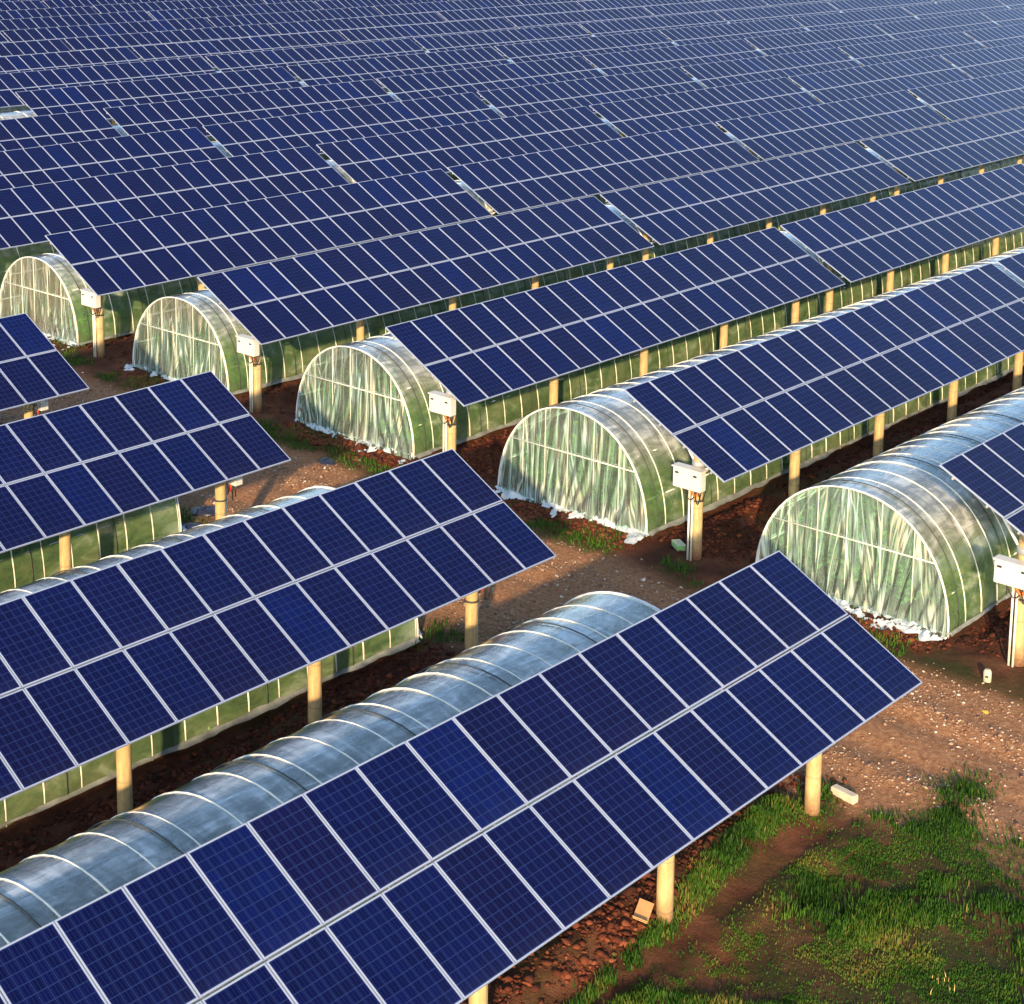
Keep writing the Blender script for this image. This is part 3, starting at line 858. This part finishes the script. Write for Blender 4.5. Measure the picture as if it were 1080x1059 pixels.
def tunnel(i, xa, xb, end_a, end_b, label, group, detail, crop_label=None):
    """tunnel from xa to xb in row i; end_a/end_b: whether that end has a mouth curtain"""
    yb = row_y(i); zb = float(gz(0, yb + 2.6))
    root = empty('tunnel_greenhouse', (xa, yb, zb))
    tag(root, label, 'greenhouse', group)
    Ln = xb - xa
    nseg = int(Ln / .36) if detail else max(8, int(Ln / 2.5))
    sd = i * 13.7 + xa
    amp = .075
    off = Ln % .81 if end_b else 0.0
    tA = .30 * math.pi if False else SIDE_T
    link('roof_sheet', sheet(0, Ln, tA, math.pi - tA, nseg, 22 if detail else 12, MAT['roof'], sd, off, amp), root)
    for (t0, t1) in ((0, tA), (math.pi - tA, math.pi)):
        link('side_sheet', sheet(0, Ln, t0, t1, nseg, 7 if detail else 3, MAT['side'], sd + 5, off, amp), root)
    nh = int(Ln / .81)
    if detail:
        for k in range(nh + 1):
            link('hoop', ME_HOOP, root, (min(off + k * .81, Ln), 0, 0))
        for k in range(1 + nh % 3 if end_b else 1, nh, 3):
            link('press_strap', ME_ROPE, root, (off + k * .81 - .33, 0, 0))
    else:
        hm = MB()
        for k in range(0, nh + 1, 2): hm.tube([(k * .81, y, z) for y, z in arch(10)], .025, 3, cap=False)
        o = link('hoop_set', hm.mesh('hoop_set', [MAT['hoop']]), root); o['kind'] = 'stuff'
    # lengthwise rails: crest, shoulders and waist
    for t, r_ in ((math.pi / 2, .018), (.72, .015), (math.pi - .72, .015), (.30, .018), (math.pi - .30, .018)):
        c, s = math.cos(t), math.sin(t)
        y = YC - math.copysign(abs(c) ** (2 / PN), c) * (HW - .03); z = abs(s) ** (2 / PN) * (HT - .03)
        b = MB(); b.tube([(0, y, z), (Ln, y, z)], r_, 5)
        link('lengthwise_rail', b.mesh('lengthwise_rail', [MAT['tube']], True), root)
    if detail:
        # slanting wind braces inside the near wall
        for k, bx in enumerate(np.arange(2.2, Ln - 2, 6.5)):
            b = MB(); b.tube([(bx, YC - HW + .06, .15), (bx + .5 * (1 if k % 2 else -1) + .3, YC - HW + .22, 1.0), (bx + 1.0 * (1 if k % 2 else -1) + .5, YC - HW + .62, 1.75)], .016, 5)
            link('wind_brace', b.mesh('wind_brace', [MAT['hoop']], True), root)
        for ys_ in (YC - HW - .02, YC + HW + .02):
            link('side_skirt', skirt_mesh(0, Ln, sd, ys_, .0), root)
    for at_x, on, sgn in ((0, end_a, -1), (Ln, end_b, 1)):
        if not on: continue
        link('end_curtain', curtain_mesh(sgn, sd), root, (at_x + sgn * .02, 0, 0))
        link('ground_flap', flap_mesh(sgn, sd * 1.7 + 2), root, (at_x, 0, 0))
        for z in (1.62,):
            yy = HW * (1 - (z / HT) ** PN) ** (1 / PN)
            b = MB(); b.tube([(at_x + sgn * .07, YC - yy, z), (at_x + sgn * .07, YC + yy, z)], .016, 6)
            link('tie_bar', b.mesh('tie_bar', [MAT['hoop']], True), root)
        for ys_ in (-1.55, -.75, .1, .85, 1.6):
            zt_ = HT * (1 - (abs(ys_) / HW) ** PN) ** (1 / PN)
            b = MB(); b.tube([(at_x + sgn * .05, YC + ys_, -.1), (at_x + sgn * .05, YC + ys_, zt_)], .010, 6)
            link('stud', b.mesh('stud', [MAT['hoop']], True), root)
        # thicker end arch outside the sheet
        b = MB(); b.tube([(at_x + sgn * .05, y, z) for y, z in arch(30, .012)], .020, 6)
        link('end_arch', b.mesh('end_arch', [MAT['tube']], True), root)
    if crop_label:
        m0 = .8 if end_a else 0; m1 = .8 if end_b else 0
        o = link('tunnel_crop', crop_mesh(m0, Ln - m1, 900 if Ln < 30 else 520, .085 if Ln < 30 else .10, sd, 1 if end_b else -1))
        o.location = (xa, yb, zb); tag(o, crop_label, 'crop', kind='stuff')
    return root

grp = 'plastic tunnel greenhouses under the solar tables'
for i in range(4):
    tunnel(i, -24.0, -.92, False, True,
           ['milky plastic tunnel roof showing its hoops between the two nearest solar tables',
            'tunnel greenhouse with torn flap at its right end below the second nearest table',
            'tunnel greenhouse with white film foot under the third left table',
            'tunnel greenhouse hidden mostly under the cut off table at left'][i], grp, True,
           'green crop rows inside the %s tunnel of the left block' % ORD[i])
for i in range(0, 25):
    bs = visible_x.get(i)
    if not bs: continue
    b0, b1 = min(bs), max(bs)
    if i == 8: b0 = 0
    if i <= 5: b0 = 0
    xa = GAP + 1.4 + .0286 * i if b0 == 0 else GAP + b0 * TL - 4
    xb = GAP + (b1 + 1) * TL + 1
    if i <= 4:
        lab = ['largest tunnel greenhouse at the right with a yellowish curtain and white film heap',
               'tunnel greenhouse with slanting curtain folds behind the small green carton',
               'middle tunnel greenhouse with white film spread along its curtain foot',
               'second tunnel greenhouse from the left edge with closely pleated curtain',
               'leftmost tunnel greenhouse with its curtain half hidden by a solar table'][i]
    else:
        lab = 'distant plastic tunnel glimpsed under the %s solar row back from the right edge' % ORD[i]
    tunnel(i, xa, min(xb, xa + 75) if i <= 4 else xb, b0 == 0, False, lab, grp, i <= 4,
           'green crop rows inside the %s tunnel of the right block' % ORD[i] if i <= 4 else None)

# ------------------------------------------------------------------ inverter boxes on the end posts
def cabinet(x, y, z, face, label, red=False, scale=1.0):
    """wall box on the road side of an end post; face -1 looks to -x, +1 to +x"""
    root = empty('junction_box', (x, y, z)); tag(root, label, 'junction box', 'white junction boxes on the end posts')
    b = MB(); b.bevbox((face * .31, .06, 0), (.24, .80 * scale, .50 * scale), .015)
    link('cabinet', b.mesh('cabinet', [MAT['cabinet']]), root)
    b = MB(); b.bevbox((face * .31, .06, .27 * scale), (.30, .86 * scale, .035), .008)
    link('rain_lid', b.mesh('rain_lid', [MAT['cabinet']]), root)
    for yy in (-.24, .28):
        b = MB(); b.bevbox((face * .435, .06 + yy * scale, .13 * scale), (.03, .10, .045), .006)
        link('latch', b.mesh('latch', [MAT['black']]), root)
    b = MB(); b.box((face * .18, .0, .1), (.05, .44, .05)); b.box((face * .18, .0, -.14), (.05, .44, .05))
    link('bracket', b.mesh('bracket', [MAT['steel']]), root)
    for k, (ya, yb_, dp, m_) in enumerate(((.22, -.12, .34, 'black'), (-.20, -.34, .30, 'black'), (.02, -.18, .20, 'red' if red else 'orange'), (-.10, -.22, .42, 'black'))):
        pts = []
        for t in np.linspace(0, 1, 9):
            pts.append((face * (.31 - .12 * t), ya + (yb_ - ya) * t, -.25 * scale - dp * math.sin(math.pi * t) * .9 + (.02 if t == 0 else 0)))
        b = MB(); b.tube(pts, .016 if m_ == 'black' else .03, 6)
        link('cable', b.mesh('cable', [MAT[m_]], True), root)
    # straps round the post and the riser pipes down to the soil
    b = MB(); b.tube([(0, 0, -.62), (0, 0, -.58)], .155, 14); link('strap', b.mesh('strap', [MAT['rope']], True), root)
    for k, dy in enumerate((.06, -.03)):
        zlow = -(z - float(height(np.array([x]), np.array([y]))[0])) - .05
        b = MB(); b.tube([(face * .20, dy + .05, -.30 - .12 * k), (face * .20, dy + .05, zlow)], .026, 8)
        link('riser_pipe', b.mesh('riser_pipe', [MAT['pvc']], True), root)
    return root
rl = ['white junction box at the right picture edge on the yellow post',
      'white junction box on the post beside the small green carton',
      'white junction box right of the middle tunnel mouth',
      'white junction box with large cable loop right of the second tunnel mouth',
      'small white junction box right of the leftmost tunnel mouth']
for i in range(5):
    y = row_y(i) + POSTY
    cabinet(GAP + 1.15 + .0286 * i + (.10 if i == 0 else 0), y, float(gz(0, y)) + 2.12, -1, rl[i])
ll = ['white junction box hidden behind the nearest table end', 'white junction box under the corner of the second nearest table',
      'white junction box with red cable under the third left table', 'white junction box under the cut off table at the left edge']
for i in range(4):
    y = row_y(i) + POSTY
    cabinet(-1.00 + .0286 * i, y, float(gz(0, y)) + 2.12, 1, ll[i], True)

# ------------------------------------------------------------------ small litter
def gz1(x, y): return float(height(np.array([x]), np.array([y]))[0])
def blockish(name, x, y, dims, rz, mat, label, cat, tilt=0.0, r=.015, up=0.0):
    b = MB(); b.bevbox((0, 0, dims[2] / 2), dims, r)
    o = link(name, b.mesh(name, [mat]), None, (x, y, gz1(x, y) - .01 + up), (tilt, 0, rz))
    return tag(o, label, cat)
m_blk = simple('pale_foam_block', (.52, .46, .36), .8, 0, .12, 9, .4)
blk = blockish('foam_block', -.02, -1.55, (.17, .50, .16), math.radians(-8), m_blk, 'pale oblong block lying on the soil beside the nearest end post', 'block')
m_crd = simple('tan_cardboard', (.50, .30, .13), .85, 0, .12, 7)
cb = empty('cardboard_scrap', (-5.9, -1.27, gz1(-5.9, -1.27) + .12), (math.radians(12), math.radians(-14), math.radians(20)))
tag(cb, 'folded tan cardboard scrap on the clods below the second post', 'cardboard')
b = MB(); b.box((0, 0, .03), (.42, .24, .014)); link('board', b.mesh('board', [m_crd]), cb)
b = MB(); b.box((-.24, 0, .09), (.15, .24, .012), Matrix.Rotation(math.radians(55), 3, 'Y')); link('flap', b.mesh('flap', [m_crd]), cb)
m_grn = simple('pale_green_carton', (.30, .55, .22), .6, 0, .1, 6)
gb = empty('green_carton', (7.72, 7.32, gz1(7.72, 7.32)), (0, 0, math.radians(-35)))
tag(gb, 'small pale green carton in the hollow left of the post', 'carton')
b = MB(); b.bevbox((0, 0, .07), (.22, .42, .14), .01); link('carton_body', b.mesh('carton_body', [m_grn]), gb)
b = MB(); b.bevbox((0, 0, .147), (.225, .425, .012), .004); link('carton_lid', b.mesh('carton_lid', [simple('cream_carton_lid', (.62, .66, .42), .6)]), gb)
mk = empty('marker_stump', (6.33, -1.33, gz1(6.33, -1.33)), (0, 0, .3))
tag(mk, 'short cream stub standing in the soil before the right edge post', 'stub')
b = MB(); b.tube([(0, 0, -.1), (0, 0, .20), (0, 0, .25)], [.085, .085, .06], 10); link('stub_body', b.mesh('stub_body', [m_blk], True), mk)
b = MB(); b.box((-.085, 0, .12), (.02, .06, .04)); link('slot', b.mesh('slot', [MAT['black']]), mk)

def bag(x, y, s, mat, label, seed, cat='bag'):
    nn, mm = 22, 12
    vs = []
    for a_ in range(nn):
        for b_ in range(mm):
            th = 2 * math.pi * a_ / nn; ph = math.pi * .5 * b_ / (mm - 1)
            r = s * (1 + .55 * (float(fbm(np.array([math.cos(th) * 2 + seed + 5]), np.array([math.sin(th) * 2 + ph * 2 + 5]), 3, 2)[0]) - .5))
            vs.append((math.cos(th) * math.cos(ph) * r * 1.4, math.sin(th) * math.cos(ph) * r, math.sin(ph) * r * .55 - .02))
    idx = np.arange(nn * mm).reshape(nn, mm)
    nxt = np.roll(idx, -1, 0)
    f = np.stack([idx[:, :-1], nxt[:, :-1], nxt[:, 1:], idx[:, 1:]], -1).reshape(-1, 4)
    o = link('crumpled_bag' if cat == 'bag' else 'film_scrap', np_mesh('bag', np.array(vs), f, [mat], False), None, (x, y, gz1(x, y)), (0, 0, seed))
    return tag(o, label, cat)
m_dk = simple('dark_blue_plastic', (.02, .025, .05), .35, 0, .4, 8)
bag(5.80, 17.95, .22, m_dk, 'small dark blue crumpled bag before the middle tunnel mouth', 1.2)
bag(.75, 17.3, .30, m_dk, 'dark crumpled bag in the weeds behind the third left table', 2.2)
bag(-.25, 16.75, .26, m_dk, 'black plastic heap beside the tunnel end under the third left table', 3.1)
m_ylw = simple('yellow_plastic', (.70, .45, .05), .4)
bag(5.0, -1.9, .07, m_ylw, 'tiny yellow plastic scrap on the dirt track by the gravel', 4.0, 'scrap')
bag(6.54, 17.47, .08, MAT['flap'], 'small white film scrap on the verge before the middle tunnel', 5.0, 'scrap')
# pale seed heads in the near grass
n = 14
x = rng.normal(-3.9, .15, n); y = rng.normal(-5.4, .16, n)
me = blades('seed_heads', x, y, rng.uniform(.08, .16, n), np.full(n, .006), np.full(n, 1.0), tinted('dry_seed_heads', [(0, (.4, .3, .12)), (1, (.7, .5, .22))], .7))
tag(link('seed_heads', me), 'tuft of pale dry seed heads in the near grass', 'grass', kind='stuff')
print('objects', len(scene.objects))
